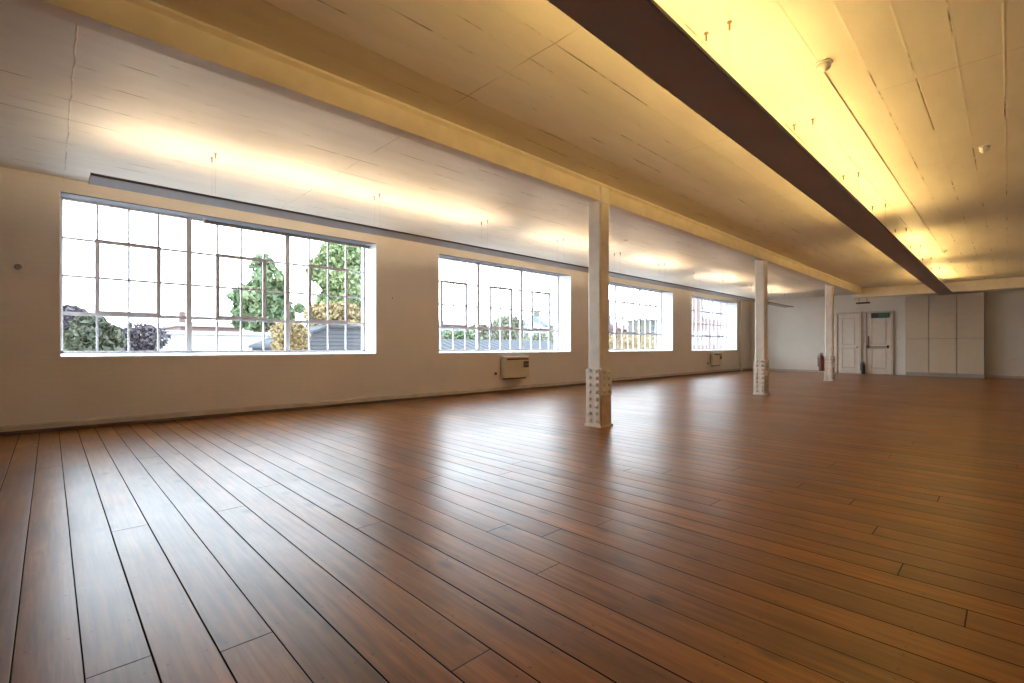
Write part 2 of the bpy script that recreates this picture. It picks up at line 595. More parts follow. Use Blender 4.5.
def make_window(i, a, bx):
    root = empty('window_%d' % i, ((a + bx) / 2, GY, SILL), kind='structure')
    ox, oy, oz = root.location
    x0, x1 = a - ox, bx - ox
    H = HEAD - SILL
    W = x1 - x0
    # plaster lining of the opening
    t = 0.012
    yi, yo = WY - oy - 0.001, OUT - oy - 0.02
    sl = SPLAY / 0.62
    hd = H + (0 - yi) * sl                      # head height at the glass
    ho = H + (yo - yi) * sl
    MB().prism([(yi, 0), (yi, H), (yo, ho), (yo, 0)], 'x', x0, x0 + t).build('reveal', M['reveal'], root)
    MB().prism([(yi, 0), (yi, H), (yo, ho), (yo, 0)], 'x', x1 - t, x1).build('reveal', M['reveal'], root)
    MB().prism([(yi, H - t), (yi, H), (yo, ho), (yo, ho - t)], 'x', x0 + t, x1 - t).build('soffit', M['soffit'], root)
    MB().prism([(yi - 0.012, -0.002), (yi - 0.012, 0.026), (-0.03, 0.060), (yo, 0.060), (yo, -0.002)], 'x', x0 - 0.004, x1 + 0.004).build('sill', M['reveal'], root)
    # outer steel frame with two heavy mullions
    fx0, fx1, fz0, fz1 = x0 + t, x1 - t, 0.058, hd - t
    fr = MB()
    fr.box(fx0, fx0 + 0.03, -0.03, 0.03, fz0, fz1)
    fr.box(fx1 - 0.03, fx1, -0.03, 0.03, fz0, fz1)
    fr.box(fx0, fx1, -0.03, 0.03, fz0, fz0 + 0.035)
    fr.box(fx0, fx1, -0.03, 0.03, fz1 - 0.03, fz1)
    gx0, gx1, gz0, gz1 = fx0 + 0.03, fx1 - 0.03, fz0 + 0.035, fz1 - 0.03
    MH = 0.036
    cw = (gx1 - gx0 - 4 * MH) / NC
    gxs = [gx0 + c * cw + (c // 4) * 2 * MH for c in range(NC + 1)]      # left edge of each light
    rh = (gz1 - gz0) / NR
    fr.build('frame', M['frame'], root)
    for s in (1, 2):
        xm = gxs[4 * s] - MH
        MB().box(xm - MH, xm + MH, -0.035, 0.035, gz0, gz1).build('mullion', M['frame'], root, bevel=0.006)
    # thin glazing bars
    for c in range(1, NC):
        if c % 4 == 0:
            continue
        xm = gxs[c]
        MB().box(xm - 0.012, xm + 0.012, -0.016, 0.016, gz0, gz1).build('glazing_bar', M['frame'], root)
    for r in range(1, NR):
        zm = gz0 + rh * r
        k = 0.024 if r == 1 else 0.014
        for s in range(3):
            MB().box(gxs[4 * s], gxs[4 * s] + 4 * cw,
                     -0.017, 0.017, zm - k, zm + k).build('glazing_bar', M['frame'], root)
    # one opening casement in each third: two panes by two
    for s in range(3):
        a0, a1 = gxs[4 * s + 1], gxs[4 * s + 3]
        z0, z1 = gz0 + rh, gz0 + rh * 3
        f = MB()
        q = 0.026
        f.box(a0 - q, a0 + q, -0.045, -0.017, z0 + 0.0, z1 + q)
        f.box(a1 - q, a1 + q, -0.045, -0.017, z0 + 0.0, z1 + q)
        f.box(a0 + q, a1 - q, -0.045, -0.017, z1 - q, z1 + q)
        f.box(a0 + q, a1 - q, -0.045, -0.017, z0 + 0.0, z0 + 2 * q)
        cs = f.build('casement', M['casement'], root)
        h = MB()
        h.box(a0 + 0.0, a0 + 0.02, -0.062, -0.045, z0 + rh - 0.06, z0 + rh + 0.06)
        h.build('handle', M['casement'], cs)
    g = MB()
    g.box(gx0 - 0.01, gx1 + 0.01, -0.003, 0.003, gz0 - 0.01, gz1 + 0.01)
    g.build('glass', M['glass'], root)
    return root


for i, (a, bx) in enumerate(WINS):
    make_window(i + 1, a, bx)

# rolled-up blind across the two right-hand thirds of the nearest window
bl = empty('roller_blind', (3.0, WY + 0.20, HEAD - 0.05),
           'rolled-up grey blind at the head of the largest nearest window', 'blind')
MB().tube((-1.30, 0, 0), (1.42, 0, 0), 0.028, seg=16).build('rolled_fabric', M['blind'], bl, smooth=False)
for sx in (-1.31, 1.415):
    MB().box(sx - 0.01, sx + 0.01, -0.03, 0.03, -0.035, 0.038).build('bracket', M['white'], bl)

# ------------------------------------------------------------------ columns
def make_column(x, y, label, hanger=False):
    """x, y: the base corner nearest the lens"""
    B, S = 0.245, 0.205
    r = empty('riveted_column', (x + B / 2, y + B / 2, 0), label, 'column', 'riveted cream columns under the long beam')
    hb, hs = B / 2, S / 2
    # shaft with chamfered corners
    c = 0.018
    pr = [(-hs + c, -hs), (hs - c, -hs), (hs, -hs + c), (hs, hs - c), (hs - c, hs), (-hs + c, hs), (-hs, hs - c), (-hs, -hs + c)]
    MB().prism(pr, 'z', 0.74, CZ).build('shaft', M['column'], r)
    MB().box(-hb - 0.012, hb + 0.012, -hb - 0.012, hb + 0.012, 0, 0.03).build('base_plate', M['column'], r, bevel=0.004)
    MB().box(-hb, hb - 0.02, -hb + 0.02, hb, 0.03, 0.76).build('base_casing', M['column'], r, bevel=0.006)
    # side facing the room: upper plate cream, lower recess tan
    MB().box(-hb + 0.015, hb, -hb, -hb + 0.02, 0.42, 0.78).build('upper_plate', M['column'], r, bevel=0.004)
    MB().box(-hb + 0.015, hb, -hb + 0.008, -hb + 0.02, 0.03, 0.42).build('lower_plate', M['column_tan'], r, bevel=0.003, label='tan lower plate')
    MB().box(hb - 0.02, hb, -hb + 0.02, hb, 0.03, 0.76).build('side_plate', M['column'], r, bevel=0.004)
    # cap plate against the beam
    MB().box(-hs - 0.006, hs + 0.006, -hs - 0.006, hs + 0.006, 2.945, 2.972).build('cap_plate', M['column'], r, bevel=0.004)
    first = None
    k = 8
    for row in range(k):
        z = 0.085 + row * (0.66 / (k - 1))
        for yy in (-0.055, 0.055):
            if first is None:
                m = MB()
                m.lathe([(0.027, 0.0), (0.026, -0.008), (0.018, -0.020), (0.006, -0.025)], (0, 0, 0), 'x', 10)
                first = m.build('rivet', M['column'], r, smooth=True)
                o = first
            else:
                o = first.copy()
                C.objects.link(o)
            o.location = (-hb, yy, z)
    for row in range(4):
        for xx in (-0.045, 0.06):
            o = first.copy()
            C.objects.link(o)
            o.location = (xx, -hb, 0.47 + row * 0.085)
            o.rotation_euler = (0, 0, math.radians(90))
    return r


make_column(5.166, 3.686, 'tall cream riveted column nearest the camera, third window partly behind it')
make_column(11.336, 3.72, 'middle one of the three cream riveted columns in the row')
make_column(17.588, 3.80, 'farthest cream riveted column, beside the white panelled door')

# ------------------------------------------------------------------ suspended lighting troughs
def make_trough(name, xa, xb, yc, zb, tubes, hooks, tm, label, met='trough'):
    r = empty(name, ((xa + xb) / 2, yc, zb), label, 'light')
    L = (xb - xa) / 2
    hw = 0.165
    # shallow tray, open on top
    t = MB()
    t.prism([(-hw + 0.004, 0), (hw - 0.004, 0), (hw, 0.022), (hw - 0.006, 0.022), (hw - 0.01, 0.006), (-hw + 0.01, 0.006), (-hw + 0.006, 0.022), (-hw, 0.022)], 'x', -L, L)
    t.build('tray', M[met], r)
    for e in (-1, 1):
        MB().box(-L, L, min(e * hw, e * (hw + 0.004)), max(e * hw, e * (hw + 0.004)), 0.004, 0.026).build('rim', M['trough_rim'], r)
    MB().box(-L + 0.02, L - 0.02, -hw + 0.012, hw - 0.012, 0.0062, 0.012).build('lining', M['trough_in'], r)
    for e in (-L, L):
        MB().box(e - 0.004, e + 0.004, -hw, hw, -0.002, 0.03).build('end_cap', M[met], r)
    t = None
    for x in tubes:
        x -= (xa + xb) / 2
        if t is None:
            m = MB()
            m.tube((-0.58, 0, -0.012), (0.58, 0, -0.012), 0.008, seg=12)
            t = m.build('lamp_tube', tm, r, smooth=False)
            MB().prism([(-0.062, -0.029), (0.062, -0.029), (0.062, -0.009), (0.057, -0.009), (0.05, -0.024), (-0.05, -0.024), (-0.057, -0.009), (-0.062, -0.009)], 'x', -0.615, 0.615).build('reflector', M['trough_in'], t)
            for xe in (-0.61, 0.585):
                MB().box(xe, xe + 0.025, -0.02, 0.02, -0.024, 0.0).build('lamp_holder', M['white'], t)
            o = t
        else:
            o = copy_tree(t, r)
        o.location = (x, 0, 0.042)
    wobj = None
    for x in hooks:
        for s in (-0.078, 0.078):
            if wobj is None:
                m = MB()
                m.tube((0, 0, 0.01), (0, 0, CZ - zb), 0.0011, seg=6)
                wobj = m.build('suspension_wire', M['wire'], r)
                m = MB()
                m.lathe([(0.016, CZ - zb), (0.016, CZ - zb - 0.006), (0.007, CZ - zb - 0.010), (0.007, CZ - zb - 0.05), (0.003, CZ - zb - 0.056)], (0, 0, 0), 'z', 10)
                m.build('ceiling_hook', M['hook'], wobj)
                o = wobj
            else:
                o = copy_tree(wobj, r)
            o.location = (x - (xa + xb) / 2, s, 0)
    return r


RT_HOOKS = [1.25, 3.23, 5.17, 7.15, 9.0, 11.1, 13.1, 15.1, 17.1, 19.0]
make_trough('light_trough', 0.3, 20.2, 1.357, 2.70, [1.2, 2.5, 3.8, 5.15, 6.45, 7.75, 9.0, 12.2, 13.5, 14.8, 17.2, 18.3, 19.5], RT_HOOKS, M['tube'],
            'wide dark brown suspended uplight trough running overhead on the right side')
LT_HOOKS = [1.32, 3.32, 5.32, 7.3, 9.3, 11.3, 13.3, 15.3, 17.3, 19.3, 21.3]
make_trough('light_trough', 0.28, 21.6, 6.185, 2.675, [1.0, 2.3, 3.6, 4.9, 7.1, 8.4, 10.4, 11.7, 14.4, 15.7, 18.3, 20.0], LT_HOOKS, M['tube_l'],
            'thin grey suspended uplight trough running along above the four windows', 'trough_lit')

# ------------------------------------------------------------------ ceiling fittings
def detector(name, x, y, r, label, collar=True):
    o = empty(name, (x, y, CZ), label, 'detector')
    MB().lathe([(r * 1.05, 0), (r * 1.05, -0.012), (r * 0.95, -0.016)], (0, 0, 0)).build('base', M['white'], o, smooth=False)
    MB().lathe([(r * 0.8, -0.016), (r * 0.86, -0.03), (r * 0.82, -0.044), (r * 0.45, -0.052), (r * 0.42, -0.062), (r * 0.1, -0.066)], (0, 0, 0)).build('sensor_head', M['white'], o, smooth=True)
    return o


detector('smoke_detector', 4.21, 0.97, 0.055, 'round white smoke detector beside the dark trough, cable leading away from it')
detector('ceiling_sensor', 7.212, 0.182, 0.045, 'small pale ceiling sensor near the right edge of the view')
p = at_y(941, 251, 1.0)
detector('smoke_detector', 14.2, 0.98, 0.05, 'tiny distant detector on the bright patch beside the trough end')
MB().lathe([(0.04, 0), (0.04, -0.01), (0.028, -0.022)], (8.3, 5.33, CZ)).build('ceiling_rose', M['white'], label='tiny round ceiling rose just left of the nearest column top', cat='ceiling rose')
m = MB()
m.tube((4.275, 1.0, CZ - 0.006), (20.9, 1.03, CZ - 0.005), 0.0045, seg=8)
m.build('ceiling_cable', M['beam'], label='thin straight cable clipped along the ceiling from the smoke detector', cat='cable')

# ------------------------------------------------------------------ window wall fittings
def make_heater(x0, x1, label):
    w_ = x1 - x0
    z0, H, D = 0.325, 0.51, 0.15
    r = empty('wall_heater', (x0, WY, z0), label, 'heater', None)
    MB().box(0.02, w_ - 0.02, -0.028, 0, 0.05, H - 0.05).build('wall_bracket', M['dark'], r)
    MB().box(0, w_, -D, -0.028, 0, H).build('casing', M['heater'], r, bevel=0.010)
    MB().box(0.09, w_ - 0.03, -D - 0.003, -D + 0.01, H - 0.085, H - 0.045).build('air_grille', M['grille'], r)
    MB().box(0.05, w_ - 0.10, -D + 0.015, -0.035, -0.03, 0.0).build('intake_tray', M['dark'], r, bevel=0.004)
    c = MB().box(w_ - 0.20, w_ - 0.03, -D - 0.012, -D + 0.01, H - 0.27, H - 0.12).build('control_panel', M['dark'], r, bevel=0.004)
    for k in (0, 1):
        MB().lathe([(0.022, 0), (0.022, -0.012), (0.015, -0.02)], (w_ - 0.155 + 0.08 * k, -D - 0.012, H - 0.195), 'y', 12).build('knob', M['steel'], c)
    return r


def make_socket(name, x, z, label, mat='white'):
    r = empty(name, (x, WY, z), label, 'socket')
    MB().box(-0.045, 0.045, -0.012, 0, -0.045, 0.045).build('back_plate', M[mat], r, bevel=0.003)
    MB().box(-0.026, 0.026, -0.045, -0.012, -0.028, 0.028).build('plug', M['dark'], r, bevel=0.006)
    m = MB()
    m.tube((0.02, -0.03, -0.01), (0.13, -0.022, -0.06), 0.005, seg=8)
    m.tube((0.13, -0.022, -0.06), (0.22, -0.022, 0.0), 0.005, seg=8)
    m.build('flex', M['white'], r)
    return r


make_heater(7.63, 8.47, 'cream wall heater with a dark control below the second window')
make_heater(19.05, 19.85, 'small distant wall heater beneath the farthest window')
make_socket('wall_socket', 7.47, 0.44, 'little dark socket with plug just left of the nearer heater')
make_socket('wall_socket', 18.80, 0.42, 'tiny socket just left of the distant heater')
p = at_y(18, 267, WY)
MB().lathe([(0.035, 0), (0.035, -0.02), (0.022, -0.034)], (p.x, WY, p.z), 'y').build('wall_button', M['steel'], label='small round fitting on the wall left of the nearest window', cat='wall fitting')
p = at_y(392.5, 298, WY)
MB().lathe([(0.018, 0), (0.018, -0.012), (0.01, -0.02)], (p.x, WY, p.z), 'y').build('wall_button', M['skirt'], label='tiny round stub on the wall between first and second windows', cat='wall fitting')
# service pipe in the corner
pp = empty('corner_pipe', (22.15, WY - 0.05, 0), 'thin vertical cream pipe on the window wall beside the far corner', 'pipe')
MB().tube((0, 0, 0.0), (0, 0, CZ), 0.035, seg=14).build('pipe', M['beam'], pp, smooth=False)
for z in (0.5, 1.7, 2.8):
    MB().box(-0.045, 0.045, -0.02, 0.05, z - 0.015, z + 0.015).build('clip', M['beam'], pp)

# ------------------------------------------------------------------ far wall: doors, cabinets, sign
def ypx(px, x=FX):
    return at_x(px, 350, x).y


def zpx(px, py, x=FX):
    return at_x(px, py, x).z


def make_door(i, pl, pr, top, bar=False):
    ya, yb = ypx(pl, FX - 0.05), ypx(pr, FX - 0.05)     # ya > yb
    r = empty('door_%d' % i, (FX, (ya + yb) / 2, 0), kind='structure')
    h = (ya - yb) / 2
    MB().box(-0.05, -0.01, -h, h, 0.012, top).build('door_leaf', M['door'], r, bevel=0.004)
    f = MB()
    f.box(-0.085, 0, h, h + 0.07, 0, top + 0.07)
    f.box(-0.085, 0, -h - 0.07, -h, 0, top + 0.07)
    f.box(-0.085, 0, -h, h, top, top + 0.07)
    f.build('architrave', M['doortrim'], r, bevel=0.006)
    # two recessed panels with raised mouldings
    for z0, z1 in ((0.22, 1.02), (1.16, top - 0.16)):
        m = MB()
        y0, y1 = -h + 0.15, h - 0.15
        t = 0.03
        m.box(-0.064, -0.05, y0, y0 + t, z0, z1)
        m.box(-0.064, -0.05, y1 - t, y1, z0, z1)
        m.box(-0.064, -0.05, y0 + t, y1 - t, z0, z0 + t)
        m.box(-0.064, -0.05, y0 + t, y1 - t, z1 - t, z1)
        m.build('panel_moulding', M['doortrim'], r, bevel=0.004)
    if bar:
        m = MB()
        m.tube((-0.11, -h + 0.10, 1.075), (-0.11, h - 0.04, 1.075), 0.018)
        m.build('push_bar', M['steel'], r)
        for yy in (-h + 0.09, h - 0.05):
            MB().box(-0.13, -0.05, yy - 0.03, yy + 0.03, 1.02, 1.13).build('bar_bracket', M['dark'], r, bevel=0.006)
        MB().box(-0.085, -0.05, h - 0.075, h - 0.045, 1.13, 1.5).build('bolt_rod', M['dark'], r)
    else:
        MB().lathe([(0.028, 0), (0.028, -0.01), (0.012, -0.02), (0.012, -0.05), (0.028, -0.06), (0.02, -0.075)], (-0.05, -h + 0.07, 1.05), 'x').build('door_knob', M['steel'], r)
    return r, ya, yb


d1, _, _ = make_door(1, 837.5, 859.5, 2.40)
d2, d2a, d2b = make_door(2, 866.5, 891.0, 2.40, bar=True)
# exit sign on the head of the right-hand door
s = empty('exit_sign', (FX - 0.10, (ypx(871, FX - .1) + ypx(889.5, FX - .1)) / 2, 2.30), 'small dark green exit sign strip over the door with the push bar', 'sign')
hw = (ypx(871, FX - .1) - ypx(889.5, FX - .1)) / 2
MB().box(-0.02, 0.012, -hw, hw, -0.10, 0.10).build('housing', M['signdark'], s, bevel=0.004)
MB().box(-0.024, -0.02, -hw + 0.03, 0.05, -0.075, 0.075).build('green_face', M['green'], s, label='green face')

# pair of slim wall pieces next to the doors
m = MB()
yy = ypx(898.5, FX - .1)
m.box(FX - 0.012, FX, yy - 0.05, yy + 0.05, 1.36, 1.46)
m.build('light_switch', M['white'], label='small switch plate on the wall between the right door and cabinets', cat='switch', bevel=0.003)

# extinguisher on the floor between the doors
def make_extinguisher(loc, h, rad, body, label, cat='fire extinguisher'):
    r = empty('fire_extinguisher', loc, label, cat)
    k = h / 0.5
    MB().lathe([(rad * .9, 0), (rad, 0.01 * k), (rad, 0.36 * k), (rad * 0.8, 0.41 * k), (rad * 0.35, 0.435 * k)], (0, 0, 0)).build('cylinder', body, r, smooth=False)
    MB().box(-0.014, 0.014, -0.05, 0.035, 0.435 * k, 0.5 * k).build('valve_handle', M['steel'], r, bevel=0.004)
    MB().tube((0, 0.04, 0.455 * k), (0, rad + 0.02, 0.40 * k), 0.009).tube((0, rad + 0.02, 0.40 * k), (0, rad + 0.015, 0.12 * k), 0.011).build('hose', M['black'], r)
    return r


make_extinguisher((23.18, ypx(863.2, 23.18), 0), 0.5, 0.065, M['black'], 'small black extinguisher standing on the floor between the two doors')
# one hung on the window side of the farthest column
e = make_extinguisher((17.60, 3.80 + 0.245 + 0.075, 0.30), 0.58, 0.072, M['red'], 'red extinguisher hung on the window side of the farthest column')
MB().box(0.0, 0.05, -0.074, -0.060, 0.2, 0.3).build('hanging_bracket', M['dark'], e)

# cabinets: three tall units side by side
CX = 22.85
edges = [905.5, 928.8, 956.8, 984.5]
ys = [ypx(e_, CX) for e_ in edges]
ctop = 2.93
zs = 1.05 + (HY - 338.5) / F * (CX * math.cos(A) + 1.5 * math.sin(A))
labs = ['left tall cream cabinet, nearest the doors, of the three on the far wall',
        'middle tall cream cabinet of the three on the far wall',
        'right tall cream cabinet of the three, beside the bare far wall']
for k in range(3):
    ya, yb = ys[k], ys[k + 1]
    r = empty('tall_cabinet', (CX, (ya + yb) / 2, 0), labs[k], 'cabinet', 'tall cabinets on the far wall')
    h = (ya - yb) / 2 - 0.001
    MB().box(0.022, FX - CX - 0.03, -h, h, 0.12, ctop).build('body', M['plinth'], r)  # body coloured darker so the door gaps read as shaded lines
    MB().box(0.04, FX - CX - 0.03, -h, h, 0, 0.12).build('plinth', M['plinth'], r)
    MB().box(0.0, 0.021, -h + 0.011, h - 0.011, 0.135, zs - 0.010).build('lower_door', M['cabinet'], r, bevel=0.004)
    MB().box(0.0, 0.021, -h + 0.011, h - 0.011, zs + 0.010, ctop - 0.01).build('upper_door', M['cabinet'], r, bevel=0.004)

# emergency light hung below the end of the long beam
p = at_x(863, 303, 21.9)
el = empty('emergency_light', (p.x, p.y, p.z), 'slim dark emergency light hanging in front of the wall above the doors', 'light')
MB().box(-0.04, 0.04, -0.21, 0.21, -0.03, 0.03).build('housing', M['dark'], el, bevel=0.006)
for s_ in (-0.12, 0.12):
    MB().tube((0, s_, 0.03), (0, s_, CZ - p.z), 0.008, seg=8).build('rod', M['dark'], el)
# two small plates low on the bare far wall
y_ = ypx(1014, FX)
MB().box(FX - 0.012, FX, y_ - 0.075, y_ + 0.075, 0.60, 0.69).build('wall_socket', M['white'], label='pale double socket on the bare far wall, right of the cabinets', cat='socket', bevel=0.003)


# ------------------------------------------------------------------ outside
GZ = -4.2
def leaves(pts_fn, count, size, seed):
    rnd = random.Random(seed)
    bm = bmesh.new()
    for _ in range(count):
        p = pts_fn(rnd)
        if p is None:
            continue
        n_ = Vector((rnd.uniform(-1, 1), rnd.uniform(-1, 1), rnd.uniform(-0.4, 1))).normalized()
        a = n_.orthogonal().normalized()
        b_ = n_.cross(a)
        s_ = size * rnd.uniform(0.6, 1.3)
        t = rnd.uniform(0, 6.28)
        u = a * math.cos(t) + b_ * math.sin(t)
        v = n_.cross(u)
        q = [p - u * s_, p + v * s_ * 0.55 + n_ * s_ * .15, p + u * s_, p - v * s_ * 0.55 + n_ * s_ * .15]
        bm.faces.new([bm.verts.new(c_) for c_ in q])
    return bm


def make_tree(name, base, height, blobs, leafmat, label, cat='tree', count=2600, size=0.16, seed=1, bark='bark'):
    """blobs: (dx, dy, z, rx, rz) ellipsoids of the crown above the base"""
    r = empty(name, base, label, cat)
    vol = [bb[3] * bb[3] * bb[4] for bb in blobs]

    def pt(rnd):
        bb = rnd.choices(blobs, vol)[0]
        d = Vector((rnd.gauss(0, 1), rnd.gauss(0, 1), rnd.gauss(0, 1))).normalized()
        q = rnd.uniform(0.45, 1.0) ** 0.5
        p = Vector((bb[0] + d.x * bb[3] * q, bb[1] + d.y * bb[3] * q, bb[2] + d.z * bb[4] * q))
        k = noise.noise(p * (1.1 / max(0.5, bb[3])) * 1.6 + Vector((seed, 0, 0)))
        return p if k > -0.28 else None
    bm = leaves(pt, count, size, seed)
    m = MB()
    m.bm.free()
    m.bm = bm
    m.build('foliage', leafmat, r)
    m = MB()
    top = max(bb[2] for bb in blobs)
    m.tube((0, 0, 0), (0, 0, top), height * 0.022, height * 0.006, 10)
    rnd = random.Random(seed + 50)
    for bb in blobs:
        for _ in range(3):
            z0 = rnd.uniform(0.25, 0.7) * top
            m.tube((0, 0, z0), (bb[0] + rnd.uniform(-.5, .5) * bb[3], bb[1] + rnd.uniform(-.5, .5) * bb[3], bb[2] + rnd.uniform(-.2, .6) * bb[4]), height * 0.008, height * 0.002, 6)
    m.build('trunk', M[bark], r)
    return r


M['bark'] = paint('bark', (0.16, 0.12, 0.10), 0.9, 0.2)
M['bark_pale'] = paint('pale_bark', (0.55, 0.52, 0.47), 0.9, 0.2)
M['leaf_green'] = mat_leaf('green_foliage', [(0.045, 0.070, 0.032), (0.090, 0.125, 0.058), (0.15, 0.18, 0.085)], 1.2)
M['leaf_light'] = mat_leaf('light_green_foliage', [(0.065, 0.092, 0.036), (0.12, 0.155, 0.06), (0.19, 0.215, 0.10)], 1.0)
M['leaf_dark'] = mat_leaf('olive_foliage', [(0.026, 0.030, 0.018), (0.045, 0.050, 0.028), (0.07, 0.075, 0.045)], 1.5)
M['leaf_purple'] = mat_leaf('purple_foliage', [(0.025, 0.017, 0.023), (0.045, 0.033, 0.040), (0.075, 0.058, 0.06)], 1.5)
M['leaf_gold'] = mat_leaf('golden_autumn_foliage', [(0.11, 0.075, 0.028), (0.18, 0.125, 0.052), (0.23, 0.18, 0.09)], 1.4)
M['leaf_pale'] = mat_leaf('pale_olive_foliage', [(0.075, 0.08, 0.056), (0.115, 0.118, 0.075), (0.155, 0.145, 0.095)], 1.0)
M['grass'] = paint('pale_paved_ground', (0.52, 0.52, 0.50), 0.95, 0.2, 0.3)
M['render'] = paint('white_render', (0.27, 0.27, 0.27), 0.9, 0.04, 1)
M['slate'] = mat_ribbed('grey_weathered_boards', (0.055, 0.055, 0.060), 'z', 0.13, 0.55)
M['roof_grey'] = mat_ribbed('grey_slate_roof', (0.045, 0.047, 0.052), 'x', 0.5, 0.7)
M['brick'] = mat_bricks('red_bricks', (0.105, 0.050, 0.044), (0.08, 0.042, 0.038), (0.11, 0.085, 0.08))
M['brick_pale'] = mat_bricks('buff_bricks', (0.12, 0.085, 0.06), (0.10, 0.07, 0.05), (0.13, 0.11, 0.09))
M['tile'] = paint('dark_tiles', (0.10, 0.07, 0.07), 0.8, 0.15, 1)
M['pane'] = paint('pale_window_pane', (0.085, 0.11, 0.13), 0.2, 0.05)
M['beige'] = paint('beige_render', (0.088, 0.085, 0.066), 0.9, 0.08, 0.5)
M['blue_roof'] = paint('blue_grey_metal_roof', (0.075, 0.095, 0.115), 0.5, 0.08, 0.5)

MB().box(-80, 220, OUT + 0.0, 240, GZ - 0.5, GZ).build('ground', M['grass'], kind='structure')


def make_house(name, x0, x1, y, depth, eave, ridge, wall, roof, label, cols=3, rows=1, wz=None, ww=0.9, wh=1.2, wt=None, gable='x', chimney=True):
    """a block facing the room; ridge along X, windows on the near face"""
    r = empty(name, ((x0 + x1) / 2, y, GZ), label, 'building')
    h = (x1 - x0) / 2
    e, t = eave - GZ, ridge - GZ
    MB().box(-h, h, 0, depth, 0, e).build('walls', wall, r)
    m = MB()
    if ridge > eave + 0.05:
        m.prism([(-0.3, e), (depth + 0.3, e), (depth / 2, t)], 'x', -h - 0.2, h + 0.2)
    else:
        m.box(-h - 0.1, h + 0.1, -0.1, depth + 0.1, e, e + 0.15)
    m.build('roof', roof, r)
    wt = e - 0.5 if wt is None else wt - GZ
    for rr in range(rows):
        for c_ in range(cols):
            xc = -h + (c_ + 0.5) * 2 * h / cols
            z1 = wt - rr * (wh + 1.2)
            f = MB()
            q = 0.07
            f.box(xc - ww / 2, xc - ww / 2 + q, -0.06, 0, z1 - wh, z1)
            f.box(xc + ww / 2 - q, xc + ww / 2, -0.06, 0, z1 - wh, z1)
            f.box(xc - ww / 2 + q, xc + ww / 2 - q, -0.06, 0, z1 - wh, z1 - wh + q)
            f.box(xc - ww / 2 + q, xc + ww / 2 - q, -0.06, 0, z1 - q, z1)
            f.box(xc - ww / 2 + q, xc + ww / 2 - q, -0.05, 0, z1 - wh / 2 - q / 2, z1 - wh / 2 + q / 2)
            f = f.build('window', M['render'], r)
            MB().box(xc - ww / 2 + q, xc + ww / 2 - q, -0.03, -0.001, z1 - wh + q, z1 - q).build('pane', M['pane'], f)
    if chimney:
        MB().box(-h + 0.6, -h + 1.3, depth / 2 - 0.4, depth / 2 + 0.4, t - 0.6, t + 0.9).build('chimney', wall, r)
    return r


def tree_px(name, y, pl, pr, top, bottom, mat, label, n_blobs=1, seed=1, count=2600, size=0.16, cat='tree', shape=None, bark='bark'):
    """a tree standing at distance y whose crown spans the surveyed bearings"""
    a = at_y(pl, 345, y).x
    b_ = at_y(pr, 345, y).x
    t = at_y((pl + pr) / 2, top, y).z - GZ
    lo = at_y((pl + pr) / 2, bottom, y).z - GZ
    w_ = (b_ - a) / 2
    rnd = random.Random(seed)
    blobs = []
    if shape == 'poplar':
        k = 7
        for i in range(k):
            f = i / (k - 1)
            rr = w_ * (0.95 - 0.45 * f) * (0.85 + 0.25 * math.sin(f * 3.0 + 0.6))
            z = lo + rr * 0.7 + (t - lo - rr * 1.2) * f
            blobs.append((rnd.uniform(-.2, .2) * w_, rnd.uniform(-.2, .2) * w_, z, rr, (t - lo) / k * 0.95))
    else:
        for i in range(n_blobs):
            rr = w_ * rnd.uniform(0.45, 0.62) if n_blobs > 1 else w_
            rz = min((t - lo) / 2, rr * 0.9) * rnd.uniform(0.75, 1.0)
            f = (i + 0.5) / n_blobs
            dx = (f * 2 - 1) * (w_ - rr)
            z = rnd.uniform(lo + rz, max(lo + rz, t - rz))
            blobs.append((dx, rnd.uniform(-.3, .3) * w_, z, rr, rz))
        blobs[len(blobs) // 2] = (*blobs[len(blobs) // 2][:2], t - blobs[len(blobs) // 2][4], *blobs[len(blobs) // 2][3:])
        blobs.append((0, 0, (lo + t) / 2 - 0.3 * (t - lo), w_ * 0.8, (t - lo) * 0.28))
    return make_tree(name, ((a + b_) / 2, y, GZ), t, blobs, mat, label, cat, count, size, seed, bark)


# --- seen through the nearest window
tree_px('bushy_tree', 15.5, 52, 128, 316, 362, M['leaf_dark'], 'dense olive bushy tree low in the left corner of the nearest window', 5, 3, 5200, 0.12)
tree_px('purple_tree', 19, 98, 172, 322, 362, M['leaf_purple'], 'dark purple-leaved tree right of the olive bush outside the nearest window', 6, 7, 2600, 0.08)
tree_px('purple_tree', 24, 30, 100, 306, 352, M['leaf_purple'], 'dusky purple tree rising behind the olive bush at far left', 4, 11, 2600, 0.16)
# low white building
a, b_ = at_y(158, 345, 24).x, at_y(316, 345, 24).x
make_house('low_white_building', a, b_, 24, 8, at_y(230, 335, 24).z, at_y(230, 335, 24).z, M['render'], M['render'], 'long low white flat-roofed building outside the nearest window', 5, 1, wt=-0.6, chimney=False)
a, b_ = at_y(180, 345, 48).x, at_y(243, 345, 48).x
make_house('brick_terrace', a, b_, 48, 8, at_y(210, 327, 48).z, at_y(210, 320.5, 48).z, M['brick'], M['brick_pale'], 'distant low brick terrace beyond the white flat-roofed building', 6, 1)
a, b_ = at_y(60, 345, 60).x, at_y(178, 345, 60).x
make_house('blue_roofed_shed', a, b_, 60, 12, at_y(150, 334, 60).z, at_y(150, 326, 60).z, M['render'], M['blue_roof'], 'distant pale shed with blue-grey roof behind the purple trees', 8, 1, chimney=False)
tree_px('poplar_tree', 34, 228, 293, 260, 340, M['leaf_green'], 'tall conical green tree in the middle of the nearest window', 1, 5, 5200, 0.26, shape='poplar')
